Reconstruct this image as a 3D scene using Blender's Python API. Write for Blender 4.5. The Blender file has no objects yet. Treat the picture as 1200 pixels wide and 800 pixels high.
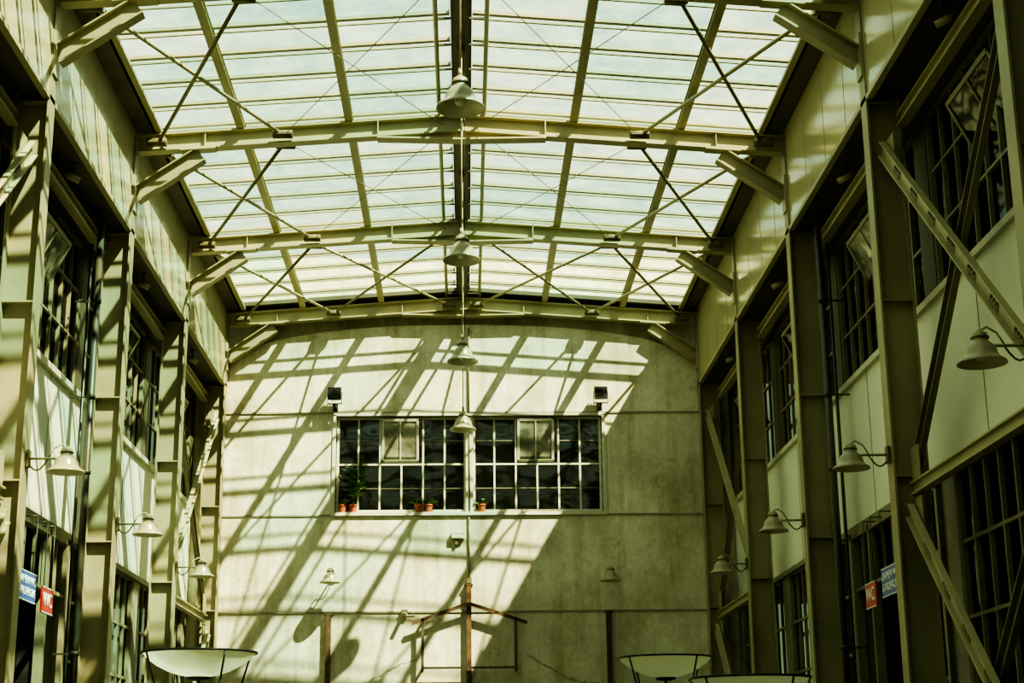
import bpy, bmesh, math, random
from mathutils import Vector, Matrix
random.seed(4)
ZO=1.6   # camera eye height; all heights below are given relative to the eye, floor = -1.6
scene=bpy.context.scene

# ------------------------------------------------------------------ materials
def new_mat(name):
    m=bpy.data.materials.new(name); m.use_nodes=True
    nt=m.node_tree; nt.nodes.clear()
    return m,nt,nt.nodes,nt.links
def paint(name,col,rough=0.5,metal=0.0,var=0.25,scale=1.5,dark=None,bump=0.05,stretch=(1,1,1),detail=6,fine=0.0,spec=0.5):
    m,nt,N,L=new_mat(name)
    out=N.new('ShaderNodeOutputMaterial'); b=N.new('ShaderNodeBsdfPrincipled')
    tc=N.new('ShaderNodeNewGeometry'); mp=N.new('ShaderNodeMapping'); mp.inputs['Scale'].default_value=stretch
    n=N.new('ShaderNodeTexNoise'); n.inputs['Scale'].default_value=scale; n.inputs['Detail'].default_value=detail; n.inputs['Roughness'].default_value=0.62
    r=N.new('ShaderNodeValToRGB')
    dk=dark if dark else tuple(c*(1-var) for c in col)
    r.color_ramp.elements[0].position=0.3; r.color_ramp.elements[1].position=0.68
    r.color_ramp.elements[0].color=(*dk,1); r.color_ramp.elements[1].color=(*col,1)
    L.new(tc.outputs['Position'],mp.inputs['Vector']); L.new(mp.outputs[0],n.inputs['Vector']); L.new(n.outputs['Fac'],r.inputs['Fac'])
    L.new(r.outputs['Color'],b.inputs['Base Color'])
    b.inputs['Roughness'].default_value=rough; b.inputs['Metallic'].default_value=metal
    b.inputs['Specular IOR Level'].default_value=spec
    if bump>0:
        n2=N.new('ShaderNodeTexNoise'); n2.inputs['Scale'].default_value=scale*9; n2.inputs['Detail'].default_value=4
        L.new(mp.outputs[0],n2.inputs['Vector'])
        bp=N.new('ShaderNodeBump'); bp.inputs['Strength'].default_value=bump; bp.inputs['Distance'].default_value=0.05
        L.new(n2.outputs['Fac'],bp.inputs['Height']); L.new(bp.outputs[0],b.inputs['Normal'])
    L.new(b.outputs[0],out.inputs[0])
    return m

def concrete_wall():
    m,nt,N,L=new_mat('aged_plaster')
    out=N.new('ShaderNodeOutputMaterial'); b=N.new('ShaderNodeBsdfPrincipled'); g=N.new('ShaderNodeNewGeometry')
    def noise(sc,stretch,det=8,rough=.65,loc=(0,0,0)):
        mp=N.new('ShaderNodeMapping'); mp.inputs['Scale'].default_value=stretch; mp.inputs['Location'].default_value=loc
        n=N.new('ShaderNodeTexNoise'); n.inputs['Scale'].default_value=sc; n.inputs['Detail'].default_value=det; n.inputs['Roughness'].default_value=rough
        L.new(g.outputs['Position'],mp.inputs[0]); L.new(mp.outputs[0],n.inputs['Vector']); return n
    def ramp(n,p0,p1,c0,c1):
        r=N.new('ShaderNodeValToRGB'); r.color_ramp.elements[0].position=p0; r.color_ramp.elements[1].position=p1
        r.color_ramp.elements[0].color=(*c0,1); r.color_ramp.elements[1].color=(*c1,1); L.new(n.outputs['Fac'],r.inputs['Fac']); return r
    def mul(a,c,f):
        x=N.new('ShaderNodeMix'); x.data_type='RGBA'; x.blend_type='MULTIPLY'; x.inputs[0].default_value=f
        L.new(a,x.inputs[6]); L.new(c,x.inputs[7]); return x.outputs[2]
    base=ramp(noise(0.45,(1,1,1),5,.55),.34,.64,(.56,.53,.40),(.78,.75,.585))
    stain=ramp(noise(.9,(1,1,.7),9,.7,(3,0,2)),.38,.54,(.62,.58,.45),(1,1,1))
    strk=ramp(noise(1.0,(3.2,1,.18)),.38,.5,(.70,.66,.55),(1,1,1))
    fine=ramp(noise(9,(1,1,1)),.3,.6,(.80,.79,.73),(1,1,1))
    blot=ramp(noise(1.7,(1,1,1),12,.8,(7,0,1)),.34,.42,(.46,.42,.31),(1,1,1))
    c=mul(base.outputs[0],stain.outputs[0],.68); c=mul(c,strk.outputs[0],.55); c=mul(c,fine.outputs[0],.7); c=mul(c,blot.outputs[0],.62)
    L.new(c,b.inputs['Base Color']); b.inputs['Roughness'].default_value=.85
    bp=N.new('ShaderNodeBump'); bp.inputs['Strength'].default_value=.25; bp.inputs['Distance'].default_value=.03
    L.new(noise(6,(1,1,1)).outputs['Fac'],bp.inputs['Height']); L.new(bp.outputs[0],b.inputs['Normal'])
    L.new(b.outputs[0],out.inputs[0]); return m

def roof_glass():
    m,nt,N,L=new_mat('dusty_roof_glass')
    out=N.new('ShaderNodeOutputMaterial'); g=N.new('ShaderNodeNewGeometry')
    tr=N.new('ShaderNodeBsdfTransparent'); tl=N.new('ShaderNodeBsdfTranslucent'); gl=N.new('ShaderNodeBsdfGlossy')
    tl.inputs[0].default_value=(.66,.76,.58,1); gl.inputs['Roughness'].default_value=.08; gl.inputs[0].default_value=(.9,.95,.9,1)
    # per pane tint
    mp=N.new('ShaderNodeMapping'); mp.inputs['Scale'].default_value=(.49,1.0345,0); mp.inputs['Location'].default_value=(.02,.66,0)
    fl=N.new('ShaderNodeVectorMath'); fl.operation='FLOOR'; wn=N.new('ShaderNodeTexWhiteNoise')
    L.new(g.outputs['Position'],mp.inputs[0]); L.new(mp.outputs[0],fl.inputs[0]); L.new(fl.outputs[0],wn.inputs['Vector'])
    r=N.new('ShaderNodeValToRGB'); e=r.color_ramp.elements; e[0].position=0; e[0].color=(.48,.80,.72,1); e[1].position=.85; e[1].color=(.88,.96,.82,1)
    L.new(wn.outputs['Value'],r.inputs['Fac']); L.new(r.outputs[0],tr.inputs[0])
    n=N.new('ShaderNodeTexNoise'); n.inputs['Scale'].default_value=1.4; n.inputs['Detail'].default_value=7; n.inputs['Roughness'].default_value=.7
    L.new(g.outputs['Position'],n.inputs['Vector'])
    r2=N.new('ShaderNodeMapRange'); r2.inputs[1].default_value=.35; r2.inputs[2].default_value=.75; r2.inputs[3].default_value=.02; r2.inputs[4].default_value=.24
    L.new(n.outputs['Fac'],r2.inputs[0])
    mx=N.new('ShaderNodeMixShader'); L.new(r2.outputs[0],mx.inputs[0]); L.new(tr.outputs[0],mx.inputs[1]); L.new(tl.outputs[0],mx.inputs[2])
    m2=N.new('ShaderNodeMixShader'); m2.inputs[0].default_value=.05; L.new(mx.outputs[0],m2.inputs[1]); L.new(gl.outputs[0],m2.inputs[2])
    L.new(m2.outputs[0],out.inputs[0]); return m

def dark_glass(name='window_glass',tint=(.5,.55,.45),gloss=.08,base=(.015,.017,.012),dirt_sheen=.2):  # diffuse veil: dirt on plain windows, painted reflection on the sashes
    m,nt,N,L=new_mat(name)
    out=N.new('ShaderNodeOutputMaterial'); g=N.new('ShaderNodeNewGeometry')
    tr=N.new('ShaderNodeBsdfTransparent'); tr.inputs[0].default_value=(*tint,1)
    gl=N.new('ShaderNodeBsdfGlossy'); gl.inputs['Roughness'].default_value=.04; df=N.new('ShaderNodeBsdfDiffuse'); df.inputs[0].default_value=(*base,1)
    n=N.new('ShaderNodeTexNoise'); n.inputs['Scale'].default_value=2.2; n.inputs['Detail'].default_value=6
    L.new(g.outputs['Position'],n.inputs['Vector'])
    mr=N.new('ShaderNodeMapRange'); mr.inputs[1].default_value=.35; mr.inputs[2].default_value=.7; mr.inputs[3].default_value=dirt_sheen*.2; mr.inputs[4].default_value=dirt_sheen
    L.new(n.outputs['Fac'],mr.inputs[0])
    mx=N.new('ShaderNodeMixShader'); L.new(mr.outputs[0],mx.inputs[0]); L.new(tr.outputs[0],mx.inputs[1]); L.new(df.outputs[0],mx.inputs[2])
    n2=N.new('ShaderNodeTexNoise'); n2.inputs['Scale'].default_value=1.5; n2.inputs['Detail'].default_value=1
    L.new(g.outputs['Position'],n2.inputs['Vector'])
    bp=N.new('ShaderNodeBump'); bp.inputs['Strength'].default_value=.12; bp.inputs['Distance'].default_value=.06
    L.new(n2.outputs['Fac'],bp.inputs['Height']); L.new(bp.outputs[0],gl.inputs['Normal'])
    m2=N.new('ShaderNodeMixShader'); m2.inputs[0].default_value=gloss; L.new(mx.outputs[0],m2.inputs[1]); L.new(gl.outputs[0],m2.inputs[2])
    L.new(m2.outputs[0],out.inputs[0]); return m

def bowl_mat():
    m,nt,N,L=new_mat('frosted_bowl')
    out=N.new('ShaderNodeOutputMaterial'); d=N.new('ShaderNodeBsdfPrincipled'); t=N.new('ShaderNodeBsdfTranslucent'); mx=N.new('ShaderNodeMixShader')
    d.inputs['Base Color'].default_value=(.7,.68,.48,1); d.inputs['Roughness'].default_value=.3; t.inputs[0].default_value=(.8,.78,.55,1)
    n=N.new('ShaderNodeTexNoise'); n.inputs['Scale'].default_value=3; mr=N.new('ShaderNodeMapRange'); mr.inputs[3].default_value=.35; mr.inputs[4].default_value=.5
    L.new(n.outputs['Fac'],mr.inputs[0]); L.new(mr.outputs[0],mx.inputs[0])
    L.new(d.outputs[0],mx.inputs[1]); L.new(t.outputs[0],mx.inputs[2]); L.new(mx.outputs[0],out.inputs[0]); return m

M_steel=paint('painted_steel',(.42,.38,.225),.42,var=.25,scale=.9,bump=.03)
M_col=paint('painted_steel_column',(.34,.305,.18),.42,var=.3,scale=.8,bump=.03)
M_steel_d=paint('weathered_steel',(.22,.195,.11),.5,var=.35,scale=1.4)
M_plate=paint('node_plate_steel',(.16,.13,.06),.5,var=.4,scale=3)
M_bar=paint('glazing_bar_paint',(.42,.40,.26),.5,var=.25,scale=2)
M_ridge=paint('ridge_dark_steel',(.11,.095,.055),.5,var=.4,scale=2)
M_fascia=paint('glossy_fascia_sheet',(.50,.455,.275),.15,var=.15,scale=.5,bump=.015)
M_fseam=paint('fascia_seam',(.33,.30,.18),.4,var=.15,scale=.5,bump=0)
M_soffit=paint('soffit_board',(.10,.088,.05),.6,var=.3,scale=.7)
M_white=paint('white_wall_panel',(.76,.78,.64),.5,var=.14,scale=.6,bump=.01)
M_pier=paint('lower_pier_paint',(.34,.32,.22),.6,var=.25,scale=.9,bump=.02)
M_winfr=paint('window_frame_paint',(.25,.23,.14),.5,var=.3,scale=2)
M_winfr_l=paint('window_frame_light',(.60,.58,.45),.5,var=.2,scale=2)
M_wall=concrete_wall()
M_joint=paint('wall_joint',(.36,.34,.24),.9,var=.4,scale=3)
M_glassR=roof_glass(); M_glass=dark_glass(); M_glass_refl=dark_glass('sky_sheen_sash_glass',(.6,.62,.5),.22,(.55,.55,.42),.9)  # sash glass is coloured paler to paint in the skylight's reflection
M_floor=paint('concrete_floor',(.22,.20,.15),.6,var=.35,scale=.8)
M_pipe=paint('dark_pipe_paint',(.05,.05,.034),.4,var=.3,scale=3)
M_lamp=paint('enamel_lamp_shade',(.36,.32,.20),.28,var=.25,scale=6,bump=.01)
M_lampin=paint('white_enamel_inside',(.6,.57,.42),.3,var=.1,scale=5,bump=0)
M_rust=paint('rusty_steel',(.15,.075,.035),.8,dark=(.03,.02,.012),scale=4,bump=.3)
M_black=paint('black_metal',(.015,.015,.014),.4,var=.3,scale=5)
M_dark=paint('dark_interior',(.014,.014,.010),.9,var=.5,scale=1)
M_int=paint('interior_pipe_paint',(.60,.60,.5),.5,var=.3,scale=2)
M_blue=paint('blue_sign_enamel',(.02,.10,.42),.35,var=.15,scale=3,bump=0)
M_red=paint('red_sign_enamel',(.55,.03,.03),.35,var=.15,scale=3,bump=0)
M_txt=paint('sign_white',(.85,.85,.85),.4,var=.05,scale=3,bump=0)
M_pot=paint('terracotta',(.45,.11,.045),.7,var=.3,scale=8)
M_leaf=paint('leaf_green',(.10,.22,.05),.5,var=.5,scale=10)
M_bowl=bowl_mat()
M_bulb=paint('lamp_bulb_glass',(.7,.7,.55),.1,var=.05,scale=4,bump=0)
M_soil=paint('soil',(.04,.025,.015),.95,var=.5,scale=20)

# ------------------------------------------------------------------ mesh builder
class MB:
    def __init__(s,T=None): s.v=[];s.f=[];s.m=[];s.mats=[];s.T=T;s.smooth=[]
    def mi(s,mat):
        if mat not in s.mats: s.mats.append(mat)
        return s.mats.index(mat)
    def add(s,vs,fs,mat,smooth=False):
        o=len(s.v)
        for p in vs:
            p=Vector(p)
            if s.T: p=Vector(s.T(p))
            s.v.append((p.x,p.y,p.z+ZO))
        k=s.mi(mat)
        for f in fs: s.f.append([o+i for i in f]); s.m.append(k); s.smooth.append(smooth)
    def box(s,x0,x1,y0,y1,z0,z1,mat):
        s.add([(x0,y0,z0),(x1,y0,z0),(x1,y1,z0),(x0,y1,z0),(x0,y0,z1),(x1,y0,z1),(x1,y1,z1),(x0,y1,z1)],
              [(0,3,2,1),(4,5,6,7),(0,1,5,4),(1,2,6,5),(2,3,7,6),(3,0,4,7)],mat)
    def beam(s,p,q,w,h,mat,up=(0,0,1),off=(0,0)):
        p=Vector(p);q=Vector(q);d=(q-p).normalized();up=Vector(up)
        a=d.cross(up).normalized(); b=a.cross(d).normalized()
        o=a*off[0]+b*off[1]
        vs=[]
        for c in (p,q):
            for sx,sz in((-1,-1),(1,-1),(1,1),(-1,1)): vs.append(c+o+a*sx*w/2+b*sz*h/2)
        s.add(vs,[(0,1,2,3),(7,6,5,4),(0,4,5,1),(1,5,6,2),(2,6,7,3),(3,7,4,0)],mat)
    def ibeam(s,p,q,depth,width,mat,up=(0,0,1),tf=.025,tw=.02):
        s.beam(p,q,width,tf,mat,up,(0,depth/2-tf/2)); s.beam(p,q,width,tf,mat,up,(0,-depth/2+tf/2)); s.beam(p,q,tw,depth-2*tf,mat,up)
    def tube(s,p,q,r,mat,n=10,r2=None):
        p=Vector(p);q=Vector(q);d=(q-p).normalized(); up=Vector((0,0,1)) if abs(d.z)<.9 else Vector((1,0,0))
        a=d.cross(up).normalized(); b=a.cross(d); r2=r if r2 is None else r2
        vs=[p+(a*math.cos(2*math.pi*i/n)+b*math.sin(2*math.pi*i/n))*r for i in range(n)]+[q+(a*math.cos(2*math.pi*i/n)+b*math.sin(2*math.pi*i/n))*r2 for i in range(n)]
        s.add(vs,[(i,(i+1)%n,n+(i+1)%n,n+i) for i in range(n)],mat,True)
        s.add(vs[:n],[tuple(range(n))],mat); s.add(vs[n:],[tuple(range(n))],mat)
    def path(s,pts,r,mat,n=8):
        for i in range(len(pts)-1): s.tube(pts[i],pts[i+1],r,mat,n)
    def lathe(s,c,prof,mat,n=32,mat2=None,split=None):
        c=Vector(c)
        for k in range(len(prof)-1):
            (r0,z0),(r1,z1)=prof[k],prof[k+1]
            vs=[];
            for i in range(n):
                a=2*math.pi*i/n; vs.append(c+Vector((r0*math.cos(a),r0*math.sin(a),z0)))
            for i in range(n):
                a=2*math.pi*i/n; vs.append(c+Vector((r1*math.cos(a),r1*math.sin(a),z1)))
            mt=mat if (split is None or k<split) else mat2
            s.add(vs,[(i,(i+1)%n,n+(i+1)%n,n+i) for i in range(n)],mt,True)
    def obj(s,name,weld=True,bevel=0,parent=None,recalc=True):
        me=bpy.data.meshes.new(name); me.from_pydata(s.v,[],s.f)
        for mt in s.mats: me.materials.append(mt)
        for i,p in enumerate(me.polygons): p.material_index=s.m[i]; p.use_smooth=s.smooth[i]
        bm=bmesh.new(); bm.from_mesh(me)
        if weld: bmesh.ops.remove_doubles(bm,verts=bm.verts,dist=1e-5)
        if recalc: bmesh.ops.recalc_face_normals(bm,faces=bm.faces)
        bm.to_mesh(me); bm.free()
        ob=bpy.data.objects.new(name,me); scene.collection.objects.link(ob)
        if bevel:
            md=ob.modifiers.new('bevel','BEVEL'); md.width=bevel; md.segments=1; md.limit_method='ANGLE'
        if parent: ob.parent=parent
        return ob

# ------------------------------------------------------------------ dimensions
SP=5.8
FR=[21.6+SP*k for k in range(-4,4)]    # portal frame positions, last = 39.0
Y0=-4.0; YW=39.2; XW=6.78
def zr(x): return 11.97-.072*abs(x)

# ------------------------------------------------------------------ shell
b=MB(); b.box(-9.2,9.2,Y0-.3,YW+4.6,-1.8,-1.6,M_floor); b.obj('floor')

# back wall with window opening and arched upper edge
b=MB()
WX0,WX1,WZ0,WZ1=-3.24,3.54,6.42,8.93
ya,yb=YW,YW+.3
b.box(-7,7,ya,yb,-1.6,WZ0,M_wall)
b.box(-7,WX0,ya,yb,WZ0,WZ1,M_wall); b.box(WX1,7,ya,yb,WZ0,WZ1,M_wall)
n=40; pts=[]
for i in range(n+1):
    x=-6.6+13.2*i/n; pts.append((x,9.75+1.55*math.sqrt(max(0,1-(abs(x)/6.6)**2.4))))
for i in range(n):
    (x0,z0),(x1,z1)=pts[i],pts[i+1]
    b.add([(x0,ya,WZ1),(x1,ya,WZ1),(x1,ya,z1),(x0,ya,z0),(x0,yb,WZ1),(x1,yb,WZ1),(x1,yb,z1),(x0,yb,z0)],[(0,1,2,3),(4,7,6,5),(3,2,6,7)],M_wall)
b.box(-7,7,yb-.05,yb+.2,WZ1+.02,13.2,M_wall)
# room behind the upper window
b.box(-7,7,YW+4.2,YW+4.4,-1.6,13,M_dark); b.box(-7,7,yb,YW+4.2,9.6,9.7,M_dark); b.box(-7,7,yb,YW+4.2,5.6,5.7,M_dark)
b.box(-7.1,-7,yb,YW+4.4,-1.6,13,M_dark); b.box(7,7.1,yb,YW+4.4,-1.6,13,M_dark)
b.obj('wall_back',weld=True)
# interior fit-out visible through the back window: light pipes and rails
b=MB()
for (x0,y,z0,x1,z1,r) in ((-6,YW+2.2,8.7,6,9.0,.04),(-6,YW+1.2,7.9,6,7.75,.025),(-6,YW+3.2,8.2,6,8.3,.05),(-5,YW+1.6,7.0,0,7.1,.03),(.5,YW+1.2,7.1,6,6.85,.03),(-6,YW+2.8,7.4,6,7.5,.02)):
    b.tube((x0,y,z0),(x1,y,z1),r,M_int)
for x in (-4.6,-2.7,-.9,1.3,2.9,4.8):
    b.tube((x,YW+2.8,5.7),(x,YW+2.8,9.6),.035,M_int)
for x in (-3.6,-1.9,.3,1.9,3.5):
    b.beam((x,YW+.6,9.2),(x,YW+4.1,9.2),.08,.16,M_int)
    b.box(x-.5,x+.5,YW+1.5,YW+1.62,8.35,8.40,M_lampin)
b.obj('interior_pipework')
# joints on back wall
b=MB()
for z in (3.97,6.36,8.98):
    b.box(-6.1,6.1,YW-.03,YW+.01,z-.02,z+.02,M_joint)
for x in (0.14,):
    b.box(x-.02,x+.02,YW-.02,YW+.01,8.98,11.2,M_joint)
    b.box(x-.02,x+.02,YW-.02,YW+.01,4.7,6.36,M_joint)
b.obj('trim_1')
# plaster cracks low on the wall
b=MB(); rp=random.Random(5)
def patch(pts):
    n=len(pts); b.add([(x,YW-.006,z) for x,z in pts]+[(x,YW-.001,z) for x,z in pts],[tuple(range(n))]+[(i,(i+1)%n,n+(i+1)%n,n+i) for i in range(n)],M_joint)
def crack(x0,z0,x1,z1,w,N=26):
    up=[];lo=[]
    for i in range(N+1):
        t=i/N; x=x0+(x1-x0)*t; z=z0+(z1-z0)*t+.10*math.sin(t*5+x0)+rp.uniform(-.025,.025); ww=w*(.3+rp.random())*(1 if 0<i<N else .1)
        up.append((x,z+ww)); lo.append((x,z-ww))
    for i in range(N): patch([up[i],up[i+1],lo[i+1],lo[i]])
crack(-2.9,2.25,-1.1,2.75,.018); crack(1.5,2.8,3.3,2.2,.018)
b.obj('plaster_crack')

def window(b,T,u0,u1,z0,z1,nc,nr,fr,gl,d=.06,bw=.035,sash=None,skip=None,sgl=None):
    b.T=T
    b.box(u0,u1,0,.02,z0,z1,gl)
    f=.06
    b.box(u0,u1,.02,.02+d+.02,z0,z0+f,fr); b.box(u0,u1,.02,.02+d+.02,z1-f,z1,fr)
    b.box(u0,u0+f,.02,.02+d+.02,z0+f,z1-f,fr); b.box(u1-f,u1,.02,.02+d+.02,z0+f,z1-f,fr)
    for i in range(1,nc):
        u=u0+(u1-u0)*i/nc
        if skip and skip[0]<u<skip[1]:
            if skip[2]>z0+.1: b.box(u-bw/2,u+bw/2,.02,.02+d,z0+f,skip[2],fr)
            if skip[3]<z1-.1: b.box(u-bw/2,u+bw/2,.02,.02+d,skip[3],z1-f,fr)
        else: b.box(u-bw/2,u+bw/2,.02,.02+d,z0+f,z1-f,fr)
    for j in range(1,nr):
        z=z0+(z1-z0)*j/nr; b.box(u0+f,u1-f,.021,.019+d,z-bw/2,z+bw/2,fr)
    for s in (sash or []):
        su0,su1,sz0,sz1,ang=s
        zc=(sz0+sz1)/2; ca,sa=math.cos(ang),math.sin(ang)
        def T2(p,zc=zc,ca=ca,sa=sa):
            dz=p.z-zc; dy=p.y-.1
            return T(Vector((p.x,.1+dy*ca+dz*sa,zc-dy*sa+dz*ca)))
        b.T=T2
        t=.06; g2=sgl or gl
        b.box(su0,su1,.08,.13,sz0,sz0+t,fr); b.box(su0,su1,.08,.13,sz1-t,sz1,fr)
        b.box(su0,su0+t,.08,.13,sz0,sz1,fr); b.box(su1-t,su1,.08,.13,sz0,sz1,fr)
        b.box((su0+su1)/2-.015,(su0+su1)/2+.015,.08,.13,sz0,sz1,fr)
        b.box(su0+t,su1-t,.095,.11,sz0+t,sz1-t,g2)
    b.T=None

# back windows
wn=1
def Tback(p): return Vector((p.x,YW+.24-p.y,p.z))
for (u0,u1) in ((-3.20,.07),(.24,3.50)):
    b=MB(); c=(u1-u0)/6
    window(b,Tback,u0,u1,6.46,8.9,6,2,M_winfr_l,M_glass,bw=.045,skip=(u0+2.5*c,u0+3.5*c,7.68,8.9),sash=[(u0+2.08*c,u0+3.8*c,7.74,8.84,.22)],sgl=M_glass_refl)
    b.T=Tback
    b.box(u0+.06,u1-.06,.02,.045,7.06,7.08,M_winfr); b.box(u0+.06,u0+2*c,.02,.045,8.28,8.30,M_winfr); b.box(u0+4*c,u1-.06,.02,.045,8.28,8.30,M_winfr)
    b.T=None
    b.obj('window_%d'%wn); wn+=1
b=MB()
b.box(.06,.25,YW+.02,YW+.3,6.42,8.93,M_winfr_l)
b.box(WX0-.06,WX1+.06,YW-.07,YW+.3,6.35,6.43,M_winfr_l)
b.box(WX0-.06,WX1+.06,YW-.04,YW+.05,8.9,8.96,M_winfr_l)
b.box(WX0-.06,WX0+.02,YW-.04,YW+.2,6.43,8.93,M_winfr_l); b.box(WX1-.02,WX1+.06,YW-.04,YW+.2,6.43,8.93,M_winfr_l)
b.obj('trim_2')

# side walls --------------------------------------------------------
for side,nm in((-1,'left'),(1,'right')):
    b=MB()
    xa,xb=side*XW,side*(XW+.25); x0,x1=min(xa,xb),max(xa,xb)
    b.box(x0,x1,Y0,YW,4.1,6.6,M_white)
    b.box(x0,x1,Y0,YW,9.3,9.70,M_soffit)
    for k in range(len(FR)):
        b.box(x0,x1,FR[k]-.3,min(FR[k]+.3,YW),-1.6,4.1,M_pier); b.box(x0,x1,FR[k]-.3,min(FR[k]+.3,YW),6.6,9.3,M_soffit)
    b.box(x0,x1,Y0,Y0+.5,-1.6,9.3,M_white)
    xr=side*9.0
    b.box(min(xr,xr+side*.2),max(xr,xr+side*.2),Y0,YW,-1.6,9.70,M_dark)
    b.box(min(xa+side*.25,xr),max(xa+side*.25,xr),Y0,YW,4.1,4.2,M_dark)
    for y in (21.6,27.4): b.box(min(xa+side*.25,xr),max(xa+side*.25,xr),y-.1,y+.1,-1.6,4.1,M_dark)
    for k in range(len(FR)-1):
        for j in (1,2): 
            y=FR[k]+SP*j/3; b.box(min(xa,xa-side*.008),max(xa,xa-side*.008),y-.008,y+.008,4.1,6.6,M_joint)
    b.box(min(xa,xa-side*.08),max(xa,xa-side*.08),Y0,YW,6.52,6.62,M_winfr_l)
    b.box(min(xa,xa-side*.06),max(xa,xa-side*.06),Y0,YW,4.02,4.12,M_winfr)
    b.obj('wall_'+nm)
    b=MB(); rnd=random.Random(9)
    for z in (5.2,8.2,8.9,1.5,3.2): b.tube((side*8.0,Y0+.2,z),(side*8.0,YW-.1,z),.05,M_int)
    y=Y0+1
    while y<YW-1:
        b.tube((side*8.4,y,4.2),(side*8.4,y,9.7),.04,M_int); y+=rnd.uniform(.9,2.2)
    b.obj('interior_pipework')
    # fascia sheets above
    b=MB()
    xi=side*6.03; xo=side*6.08
    b.box(min(xi,xo),max(xi,xo),Y0,YW,9.72,11.6,M_fascia)
    y=Y0+.7
    while y<YW:
        xs=side*6.026; b.box(min(xi,xs),max(xi,xs),y-.007,y+.007,9.72,11.5,M_fseam); y+=SP/4
    b.box(min(side*6.0,side*6.1),max(side*6.0,side*6.1),Y0,YW,9.64,9.72,M_steel)
    b.obj('fascia')
    b=MB()
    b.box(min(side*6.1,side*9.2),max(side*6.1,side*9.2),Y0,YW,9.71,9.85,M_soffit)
    b.obj('soffit')
    b=MB()
    for k in range(-1,len(FR)-1):
        y0=FR[k]+.16 if k>=0 else Y0; y1=FR[k+1]-.16
        b.ibeam((side*6.5,y0,9.3),(side*6.5,y1,9.3),.2,.16,M_steel)
    b.obj('steel_rail')
    b=MB()
    b.box(min(side*5.66,side*6.5),max(side*5.66,side*6.5),Y0,YW,11.62,11.68,M_ridge)
    b.box(min(side*5.66,side*5.72),max(side*5.66,side*5.72),Y0,YW,11.62,11.76,M_steel_d)
    b.box(min(side*5.74,side*9.2),max(side*5.74,side*9.2),Y0,YW+.2,11.9,12.0,M_ridge)
    b.box(min(side*5.55,side*5.66),max(side*5.55,side*5.66),Y0,YW,11.60,11.66,M_steel)
    b.obj('eaves_gutter')
    def Ts(p,side=side): return Vector((side*(XW+.12-p.y),p.x,p.z))
    for k in range(len(FR)-1):
        y0=FR[k]+.3; y1=FR[k+1]-.3; 
        b=MB(); cw=(y1-y0)/9
        sh=[(y0+3*cw,y0+6*cw,7.75,8.8,.45)] 
        window(b,Ts,y0,y1,6.62,9.3,9,3,M_winfr,M_glass,bw=.04,sash=sh,sgl=M_glass_refl if k%2==0 else M_glass)
        b.obj('window_%d'%wn); wn+=1
        if k==4: continue
        b=MB()
        window(b,Ts,y0,y1,-1.0,4.05,9,5,M_winfr,M_glass,bw=.05)
        b.box(min(x0,x1),max(x0,x1),y0,y1,-1.6,-1.0,M_pier)
        b.obj('window_%d'%wn); wn+=1
    b=MB(); y0=21.6+.3;y1=27.4-.3
    for (a,c) in ((y0,y0+.12),(y1-.12,y1),(y1-1.3,y1-1.2)):
        b.box(min(side*6.7,side*6.85),max(side*6.7,side*6.85),a,c,-1.6,4.0,M_winfr)
    b.box(min(side*6.7,side*6.85),max(side*6.7,side*6.85),y0,y1,3.9,4.02,M_winfr)
    b.box(min(side*6.72,side*6.83),max(side*6.72,side*6.83),y0,y1,3.0,3.06,M_winfr)
    for i in range(1,8):
        y=y0+(y1-y0)*i/8; b.box(min(side*6.74,side*6.8),max(side*6.74,side*6.8),y-.02,y+.02,3.06,3.9,M_winfr)
    b.obj('door_%d'%(1 if side<0 else 2))

# rear wall behind the camera
b=MB(); b.box(-9.2,9.2,Y0-.3,Y0,-1.6,12.6,M_wall); b.obj('wall_front')

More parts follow.
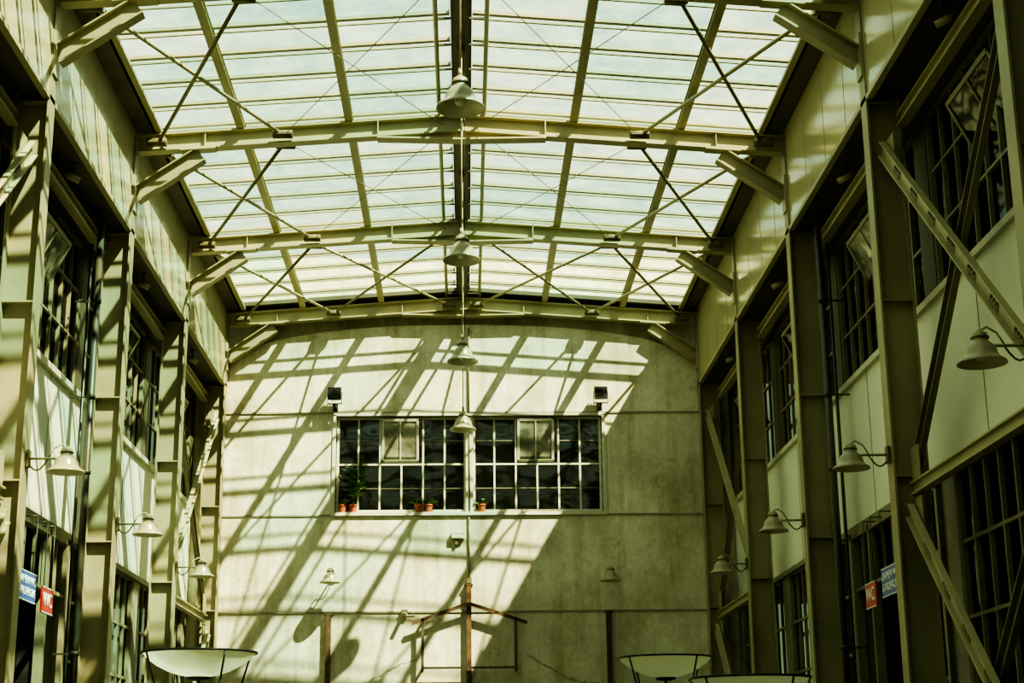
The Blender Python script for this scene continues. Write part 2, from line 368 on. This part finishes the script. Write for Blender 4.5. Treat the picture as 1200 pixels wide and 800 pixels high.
# ------------------------------------------------------------------ portal frames
for k,y in enumerate(FR):
    b=MB()
    for s in (-1,1):
        xc=s*6.25
        top=11.5
        b.ibeam((xc,y,-1.6),(xc,y,top),.50,.30,M_col,up=(1,0,0),tf=.03,tw=.02)
        b.box(min(s*6.0,s*6.5),max(s*6.0,s*6.5),y-.2,min(y+.2,YW),-1.6,-1.57,M_steel_d)
        for z in (9.6,6.55,4.0): b.box(min(s*6.02,s*6.46),max(s*6.02,s*6.46),y-.14,y+.14,z-.012,z+.012,M_col)
        h=.34
        p=Vector((s*5.98,y,zr(5.98)-h/2)); q=Vector((0,y,zr(0)-h/2))
        b.ibeam(p,q,h,.24,M_steel,tf=.03,tw=.02)
        x1=1.55; zb=zr(x1)-h
        b.beam((s*x1,y,zb-.02),(0,y,zb-.05),.26,.03,M_steel)
        b.add([(s*x1,y-.01,zb),(0,y-.01,zb-.04),(0,y-.01,zr(0)-h),(s*x1,y+.01,zb),(0,y+.01,zb-.04),(0,y+.01,zr(0)-h)],[(0,1,2),(3,5,4),(0,3,4,1),(1,4,5,2),(2,5,3,0)],M_steel)
        b.box(min(s*x1,s*(x1+.02)),max(s*x1,s*(x1+.02)),y-.12,y+.12,zb-.04,zr(x1)+.0,M_steel)
        for xs in (4.75,5.5):
            b.box(s*xs-.008,s*xs+.008,y-.10,y+.10,zr(xs)-h+.02,zr(xs)-.02,M_steel)
        # knee brace
        b.ibeam((s*6.0,y,10.36),(s*4.82,y,zr(4.82)-h-.10),.30,.22,M_col,up=(s*-.6,0,1),tf=.025)
        b.beam((s*4.55,y,zr(4.55)-h-.012),(s*5.2,y,zr(5.2)-h-.012),.24,.02,M_steel)
        b.box(min(s*5.97,s*6.0),max(s*5.97,s*6.0),y-.14,y+.14,10.05,10.75,M_steel)
    b.box(-.02,.02,y-.13,y+.13,zr(0)-.46,zr(0)+.0,M_steel)
    b.obj('portal_frame')

# ------------------------------------------------------------------ roof glazing
b=MB()
xs=[.18,2.1,4.1,5.66]; NB=6
ys=[]
y=FR[0]-SP
while y<38.7: ys.append(y); y+=SP/NB
ys=[v for v in ys if v>=Y0-.2]+[38.75]
for s in (-1,1):
    for i in range(len(ys)-1):
        for j in range(3):
            xa,xb_=s*xs[j],s*xs[j+1]; za,zb=zr(xs[j])+.21,zr(xs[j+1])+.21
            o=random.uniform(-.006,.006)
            b.add([(xa,ys[i]+.004,za+o),(xb_,ys[i]+.004,zb+o),(xb_,ys[i+1]-.004,zb-o),(xa,ys[i+1]-.004,za-o)],[(0,1,2,3)],M_glassR)
b.obj('skylight_glazing',weld=False,recalc=False)
b=MB()
for s in (-1,1):
    for y in ys[1:-1]:
        b.beam((s*.19,y,zr(.19)+.16),(s*5.66,y,zr(5.66)+.16),.09,.06,M_bar)
        b.beam((s*.19,y+.23,zr(.19)+.17),(s*5.66,y+.23,zr(5.66)+.17),.045,.03,M_bar)
b.obj('glazing_bar')
b=MB()
for s in (-1,1):
    b.beam((s*.0,39.15,zr(0)+.16),(s*6.0,39.15,zr(6)+.16),.85,.1,M_ridge)
b.obj('roof_flashing')
b=MB()
for s in (-1,1):
    for x in (2.1,4.1): b.ibeam((s*x,Y0,zr(x)+.065),(s*x,YW,zr(x)+.065),.13,.15,M_steel,tf=.015)
    b.tube((s*.42,Y0,zr(.4)+.05),(s*.42,YW,zr(.4)+.05),.04,M_steel)
b.obj('roof_purlin')
b=MB()
b.box(-.175,.175,Y0,YW,zr(0)+.17,zr(0)+.24,M_ridge)
b.ibeam((0,Y0,zr(0)+.075),(0,YW,zr(0)+.075),.15,.26,M_ridge)
for y in ys: b.box(-.42,.42,y-.012,y+.012,zr(0)+.03,zr(0)+.06,M_ridge)
b.obj('ridge_beam')

# roof bracing
for k in range(1,len(FR)-1):
    ya,yb=FR[k],FR[k+1]
    b=MB(); zz=-.22
    for s in (-1,1):
        def P(x,y): return (s*x,y,zr(x)+zz)
        b.tube(P(5.6,ya+.15),P(3.3,yb-.15),.036,M_steel); b.tube(P(3.3,ya+.15),P(5.6,yb-.15),.036,M_steel_d)
        if k==len(FR)-2:
            b.tube(P(3.3,ya+.15),P(.35,yb-.15),.032,M_steel); b.tube(P(.35,ya+.15),P(3.3,yb-.15),.032,M_steel_d)
        else:
            b.tube(P(3.3,ya+.15),P(.35,yb-.15),.008,M_steel_d,6); b.tube(P(.35,ya+.15),P(3.3,yb-.15),.008,M_steel_d,6)
        nodes=[(3.3,yb),(5.6,yb),(3.3,ya),(5.6,ya)]
        if k==len(FR)-2: nodes+=[(.35,yb)]
        for x,y in nodes:
            sg=-1 if y==yb else 1
            b.box(s*x-.17,s*x+.17,min(y+sg*.14,y+sg*.38),max(y+sg*.14,y+sg*.38),zr(x)+zz-.06,zr(x)+zz-.02,M_plate)
            b.tube((s*x-.18,y+sg*.25,zr(x)+zz-.02),(s*x+.18,y+sg*.25,zr(x)+zz-.02),.08,M_plate)
    b.obj('roof_cross_brace')

# wall bracing --------------------------------------------------------
def chan(b,p,q,s,mat,battens=True):
    p=Vector(p);q=Vector(q); d=(q-p).normalized(); a=d.cross(Vector((1,0,0))).normalized()
    b.beam(p,q,.02,.22,mat,up=a)
    for o in (-.105,.105): b.beam(p+a*o+Vector((-s*.03,0,0)),q+a*o+Vector((-s*.03,0,0)),.09,.02,mat,up=a)
    if battens:
        n_=int((q-p).length/.9)
        for i in range(1,n_):
            c=p+(q-p)*(i/n_)+Vector((-s*.014,0,0)); b.beam(c-d*.16,c+d*.16,.012,.17,M_steel_d,up=a)
            for o in (-.1,0,.1):
                e=c+d*o; b.tube(e,e+Vector((-s*.025,0,0)),.022,M_plate,8)
for k in (2,3,6):
    ya,yb=FR[k]+.17,FR[k+1]-.17
    for s in (-1,1):
        b=MB(); X=s*6.2; X2=s*6.34
        chan(b,(X,yb,8.85),(X,ya,4.1),s,M_steel); 
        chan(b,(X2,ya,8.85),(X2,yb,4.1),s,M_steel_d,False)
        b.ibeam((s*6.27,ya,3.8),(s*6.27,yb,3.8),.18,.14,M_steel)
        chan(b,(X,yb,3.5),(X,ya,-1.3),s,M_steel); chan(b,(X2,ya,3.5),(X2,yb,-1.3),s,M_steel_d,False)
        for y,sg in((ya,1),(yb,-1)):
            for z in (8.75,4.15,3.45): 
                b.box(min(s*6.25,s*6.27),max(s*6.25,s*6.27),min(y,y+sg*.35),max(y,y+sg*.35),z-.22,z+.22,M_steel)
        b.obj('column_cross_brace')

# ------------------------------------------------------------------ lamps
def shade(b,c,R,H):
    prof=[(.045,1.0),(.12,.99),(.2,.93),(.3,.90),(.32,.80),(.33,.66),(.42,.60),(.56,.50),(.63,.38),(.67,.26),(.76,.17),(.97,.07),(1.0,.03),(1.0,0),(.97,0),(.9,.05),(.7,.14),(.6,.26),(.5,.44),(.2,.52),(.02,.53)]
    b.lathe(c,[(r*R,z*H) for r,z in prof],M_lamp,36,M_lampin,14)
    b.lathe(c,[(.001,H*.10),(.05,H*.11),(.075,H*.2),(.07,H*.3),(.04,H*.42),(.03,H*.53)],M_bulb,20)
    b.lathe(c,[(.33*R,.79*H),(.37*R,.785*H),(.37*R,.74*H),(.33*R,.735*H)],M_plate,36)
for y,z in((12.9,8.5),(18.7,8.27),(24.5,8.15),(30.3,7.97),(36.1,7.85)):
    b=MB(); shade(b,(0,y,z),.31,.46)
    b.tube((0,y,z+.44),(0,y,z+.56),.03,M_lamp); b.tube((0,y,z+.5),(0,y,zr(0)-.02),.014,M_steel)
    b.tube((.05,y,z+.5),(.05,y,zr(0)-.02),.006,M_pipe,6)
    b.lathe((0,y,zr(0)-.06),[(.001,-.02),(.07,-.02),(.07,.04),(.001,.04)],M_plate,16)
    b.obj('pendant_lamp')
def wall_lamp(p,dirv,L=.55):
    p=Vector(p); d=Vector(dirv); b=MB(); shade(b,p,.26,.37)
    w=p+d*L
    b.tube(p+Vector((0,0,.20)),w+Vector((0,0,.20)),.018,M_lamp)
    pts=[]
    for i in range(7):
        t=i/6; pts.append(p+d*(L*(.45+.55*t))+Vector((0,0,.20-.22*math.sin(t*math.pi)*.7-.02*t)))
    b.path(pts,.012,M_plate)
    b.path([p+Vector((0,0,.36)),p+d*.08+Vector((0,0,.40)),p+d*.18+Vector((0,0,.34)),p+d*.26+Vector((0,0,.2))],.012,M_lamp)
    b.beam(w-d*.03+Vector((0,0,.08)),w-d*.03+Vector((0,0,.32)),.14,.03,M_plate,up=d)
    b.obj('wall_lamp')
for y in FR[1:7]:
    for s in (-1,1):
        wall_lamp((s*5.45,y,4.12),(s,0,0),.55)
wall_lamp((-3.24,38.6,4.62),(0,1,0),.6); wall_lamp((3.59,38.6,4.62),(0,1,0),.6)

# floodlights on back wall
for x in (-3.24,3.48):
    b=MB()
    b.box(x-.14,x+.14,YW-.40,YW-.22,9.26,9.52,M_black); b.box(x-.17,x+.17,YW-.44,YW-.40,9.23,9.55,M_black)
    b.box(x-.12,x+.12,YW-.445,YW-.435,9.28,9.50,M_glass)
    b.box(x-.185,x-.17,YW-.34,YW-.28,9.16,9.45,M_black); b.box(x+.17,x+.185,YW-.34,YW-.28,9.16,9.45,M_black); b.box(x-.185,x+.185,YW-.34,YW-.28,9.14,9.16,M_black)
    b.box(x-.03,x+.03,YW-.3,YW-.02,9.08,9.14,M_black); b.box(x-.06,x+.06,YW-.02,YW-.001,9.02,9.22,M_black)
    for i in range(4): b.box(x-.12+i*.07,x-.11+i*.07,YW-.22,YW-.17,9.28,9.50,M_black)
    b.obj('floodlight')
b=MB(); b.box(-.32,.02,YW-.13,YW-.001,5.74,5.9,M_winfr_l); b.box(-.30,0,YW-.15,YW-.13,5.76,5.86,M_lampin); b.box(-.22,-.14,YW-.10,YW-.04,5.60,5.74,M_plate); b.obj('emergency_light',bevel=.01)
b=MB(); b.box(-1.53,-1.37,YW-.12,YW-.035,3.86,4.02,M_winfr_l); b.tube((-1.45,YW-.12,3.94),(-1.45,YW-.34,3.86),.05,M_plate); b.tube((-1.37,YW-.05,3.94),(-1.15,YW-.05,3.94),.012,M_plate); b.obj('security_camera')
b=MB(); b.tube((.14,YW-.05,6.3),(.14,YW-.05,4.7),.018,M_steel_d); b.tube((.14,YW-.05,9.0),(.14,YW-.05,11.2),.018,M_steel_d); b.tube((.155,YW+.0,6.44),(.155,YW+.0,8.9),.016,M_steel_d)
b.box(.08,.20,YW-.08,YW-.002,4.66,4.8,M_plate); b.obj('electrical_conduit')

# rusty posts and gable frame
for x,zt in((-3.3,3.9),(.13,4.6),(3.56,3.92)):
    b=MB(); b.ibeam((x,YW-.10,-1.6),(x,YW-.10,zt),.12,.12,M_rust,up=(0,1,0),tf=.02)
    b.box(x-.1,x+.1,YW-.165,YW-.005,zt,zt+.03,M_rust); b.obj('rusty_post')
b=MB(); yy=YW-.24
b.beam((-1.0,yy,2.55),(-1.0,yy,3.78),.07,.07,M_ridge,up=(0,1,0)); b.beam((1.27,yy,2.55),(1.27,yy,3.78),.07,.07,M_ridge,up=(0,1,0))
b.beam((-1.27,yy,3.67),(.13,yy,4.14),.07,.08,M_rust); b.beam((1.55,yy,3.67),(.13,yy,4.14),.07,.08,M_rust)
b.beam((-1.0,yy,2.6),(1.27,yy,2.6),.05,.05,M_ridge)
for x in(-1.0,1.27):
    for z in(2.6,3.74): b.beam((x,yy,z),(x,YW-.002,z),.05,.05,M_ridge)
    b.beam((x,yy,2.58),(x,yy+.02,2.5),.05,.05,M_ridge)
b.obj('gable_frame')

# drainpipes
for s in (-1,1):
    for (y,top) in ((26.35,9.6),(14.8,9.6)):
        b=MB(); b.tube((s*6.32,y,-1.6),(s*6.32,y,top),.06,M_pipe,14); b.tube((s*6.55,y+.35,-1.6),(s*6.55,y+.35,top),.03,M_pipe,10)
        for z in (0,2,5,6.3,8): b.lathe((s*6.32,y,z),[(.06,0),(.078,0),(.078,.07),(.06,.07)],M_pipe,14); b.beam((s*6.32,y,z+.03),(s*6.69,y,z+.03),.02,.03,M_pipe)
        b.tube((s*6.32,y,top-.02),(s*6.5,y,9.70),.055,M_pipe,12)
        b.obj('drainpipe')

# soffit spotlights
for s in (-1,1):
    for y in (12.8,18.6,24.2,30.0,35.8):
        b=MB(); b.tube((s*6.2,y,9.42),(s*6.42,y-.12,9.50),.055,M_lamp,14); b.tube((s*6.3,y-.06,9.46),(s*6.3,y-.06,9.69),.015,M_pipe)
        b.lathe((s*6.3,y-.06,9.67),[(.001,0),(.05,0),(.05,.03),(.001,.03)],M_pipe,12)
        b.obj('soffit_spotlight')

# signs
def textchild(par,txt,size,loc,side):
    cu=bpy.data.curves.new('lettering','FONT'); cu.body=txt; cu.size=size; cu.align_x='CENTER'; cu.align_y='CENTER'; cu.extrude=.004
    o=bpy.data.objects.new('lettering',cu); scene.collection.objects.link(o); cu.materials.append(M_txt)
    zx=Vector((-side,0,0)); yx=Vector((0,0,1)); xx=yx.cross(zx)
    m=Matrix((( xx.x,yx.x,zx.x,loc[0]),(xx.y,yx.y,zx.y,loc[1]),(xx.z,yx.z,zx.z,loc[2]+ZO),(0,0,0,1)))
    o.matrix_world=m; o.parent=par
for s in (-1,1):
    for (y0,y1,z0,z1,mt,tx,sz) in((23.3,24.35,2.62,3.06,M_blue,'DAMEN WC\nGARDEROBE',.17),(24.75,25.4,2.55,2.95,M_red,'WC',.3)):
        b=MB(); x=s*6.5
        b.box(x-.015,x+.015,y0,y1,z0,z1,mt)
        for (a,c,d,e) in ((y0,y1,z0,z0+.015),(y0,y1,z1-.015,z1)): b.box(x-.02,x+.02,a,c,d,e,M_txt)
        for y in (y0+.1,y1-.1): b.tube((x,y,z1),(x,y,3.96),.008,M_pipe,6); b.tube((x,y,3.96),(s*6.69,y,3.96),.012,M_pipe,6)
        o=b.obj('hanging_sign'); textchild(o,tx,sz,(x-s*.02,(y0+y1)/2,(z0+z1)/2),s)
    b=MB()
    for dy in (0,.45): b.beam((s*6.56,22.6+dy*1.0,-1.6),(s*6.66,23.4+dy*.6,2.3),.03,.08,M_winfr_l,up=(0,1,0))
    for i in range(12):
        t=(i+1)/13; b.tube((s*(6.56+.1*t),22.6+.8*t,-1.6+3.9*t),(s*(6.56+.1*t),23.05+.62*t,-1.6+3.9*t),.016,M_winfr_l,8)
    b.obj('leaning_ladder')

# bowl uplights on posts
def uplight(x,y,z,R):
    b=MB(); n=40
    prof=[(R*t,z_) for t,z_ in((.001,-.25),(.18,-.247),(.35,-.23),(.55,-.19),(.75,-.13),(.9,-.065),(1.0,0))]
    b.lathe((x,y,z),prof,M_bowl,n)
    b.lathe((x,y,z),[(R,-.01),(R+.02,-.01),(R+.02,.012),(R,.012),(R,-.01)],M_black,n)
    b.tube((x,y,-1.6),(x,y,z-.55),.05,M_black,16); b.lathe((x,y,-1.6),[(.001,.04),(.28,.04),(.3,0)],M_black,24)
    b.tube((x,y,z-.55),(x,y,z-.24),.02,M_black,10)
    b.lathe((x,y,z-.30),[(.001,.0),(.12,.02),(.14,.05),(.001,.05)],M_black,20)
    for i in range(4):
        a=math.radians(35+90*i); c,s_=math.cos(a),math.sin(a)
        b.path([(x+c*(R+.01),y+s_*(R+.01),z),(x+c*R*.86,y+s_*R*.86,z-.30),(x+c*R*.5,y+s_*R*.5,z-.62),(x+c*.04,y+s_*.04,z-.85)],.011,M_black)
    b.obj('bowl_uplight')
uplight(-2.80,17.3,1.33,.60); uplight(2.64,20.8,1.49,.60); uplight(2.92,16.2,.95,.60)

# potted plants on window sill
def pot(x,plant):
    b=MB(); z=6.435; y=YW+.03
    b.lathe((x,y,z),[(.001,0),(.075,0),(.10,.16),(.115,.16),(.115,.2),(.095,.2),(.09,.17)],M_pot,20); b.lathe((x,y,z),[(.09,.17),(.001,.17)],M_soil,20)
    rnd=random.Random(int(x*100))
    H=1.15 if plant else .16
    for st in range(5 if plant else 5):
        a=rnd.random()*6.3; tip=Vector((x+math.cos(a)*.16,y-abs(math.sin(a))*.10,z+.17+H*rnd.uniform(.5,1)))
        base=Vector((x,y,z+.15)); b.tube(base,tip,.010,M_leaf,6)
        for l in range(14 if plant else 3):
            t=rnd.uniform(.25,1); c=base.lerp(tip,t); ang=rnd.random()*6.3; L=rnd.uniform(.16,.30) if plant else .09
            d=Vector((math.cos(ang),-abs(math.sin(ang))*.7,rnd.uniform(-.2,.5))).normalized(); sdv=d.cross(Vector((0,0,1))).normalized()*.05+Vector((0,0,.03))
            b.add([c,c+d*L*.5+sdv,c+d*L,c+d*L*.5-sdv],[(0,1,2,3)],M_leaf)
    b.obj('potted_plant',weld=False)
for x,pl in((-3.02,False),(-2.76,True),(-1.12,False),(-.87,False),(.46,False)): pot(x,pl)

# ------------------------------------------------------------------ light
w=bpy.data.worlds.new('World'); scene.world=w; w.use_nodes=True
bg=w.node_tree.nodes['Background']; bg.inputs[0].default_value=(.86,1.0,.84,1); bg.inputs[1].default_value=1.12
sun=bpy.data.lights.new('sun','SUN'); sun.energy=21; sun.angle=math.radians(.7); sun.color=(1,.925,.64)
so=bpy.data.objects.new('sun',sun); scene.collection.objects.link(so)
d=Vector((-.59,.62,-1.0)).normalized(); so.rotation_euler=d.to_track_quat('-Z','Y').to_euler(); so.location=(5,-5,20)

# ------------------------------------------------------------------ camera
psi=math.radians(1.75); p=math.radians(15.47); th=math.radians(.6)
fw=Vector((math.sin(psi)*math.cos(p),math.cos(psi)*math.cos(p),math.sin(p)))
rt=Vector((math.cos(psi),-math.sin(psi),0)); up=rt.cross(fw)
up2=up*math.cos(th)+rt*math.sin(th); rt2=rt*math.cos(th)-up*math.sin(th)
cam=bpy.data.cameras.new('camera'); cam.sensor_width=36; cam.lens=1850/1200*36; cam.clip_end=500
co=bpy.data.objects.new('camera',cam); scene.collection.objects.link(co)
co.matrix_world=Matrix(((rt2.x,up2.x,-fw.x,.06),(rt2.y,up2.y,-fw.y,0),(rt2.z,up2.z,-fw.z,ZO),(0,0,0,1)))
scene.camera=co
scene.view_settings.view_transform='AgX'
try: scene.view_settings.look='AgX - High Contrast'
except Exception as e: print(e)
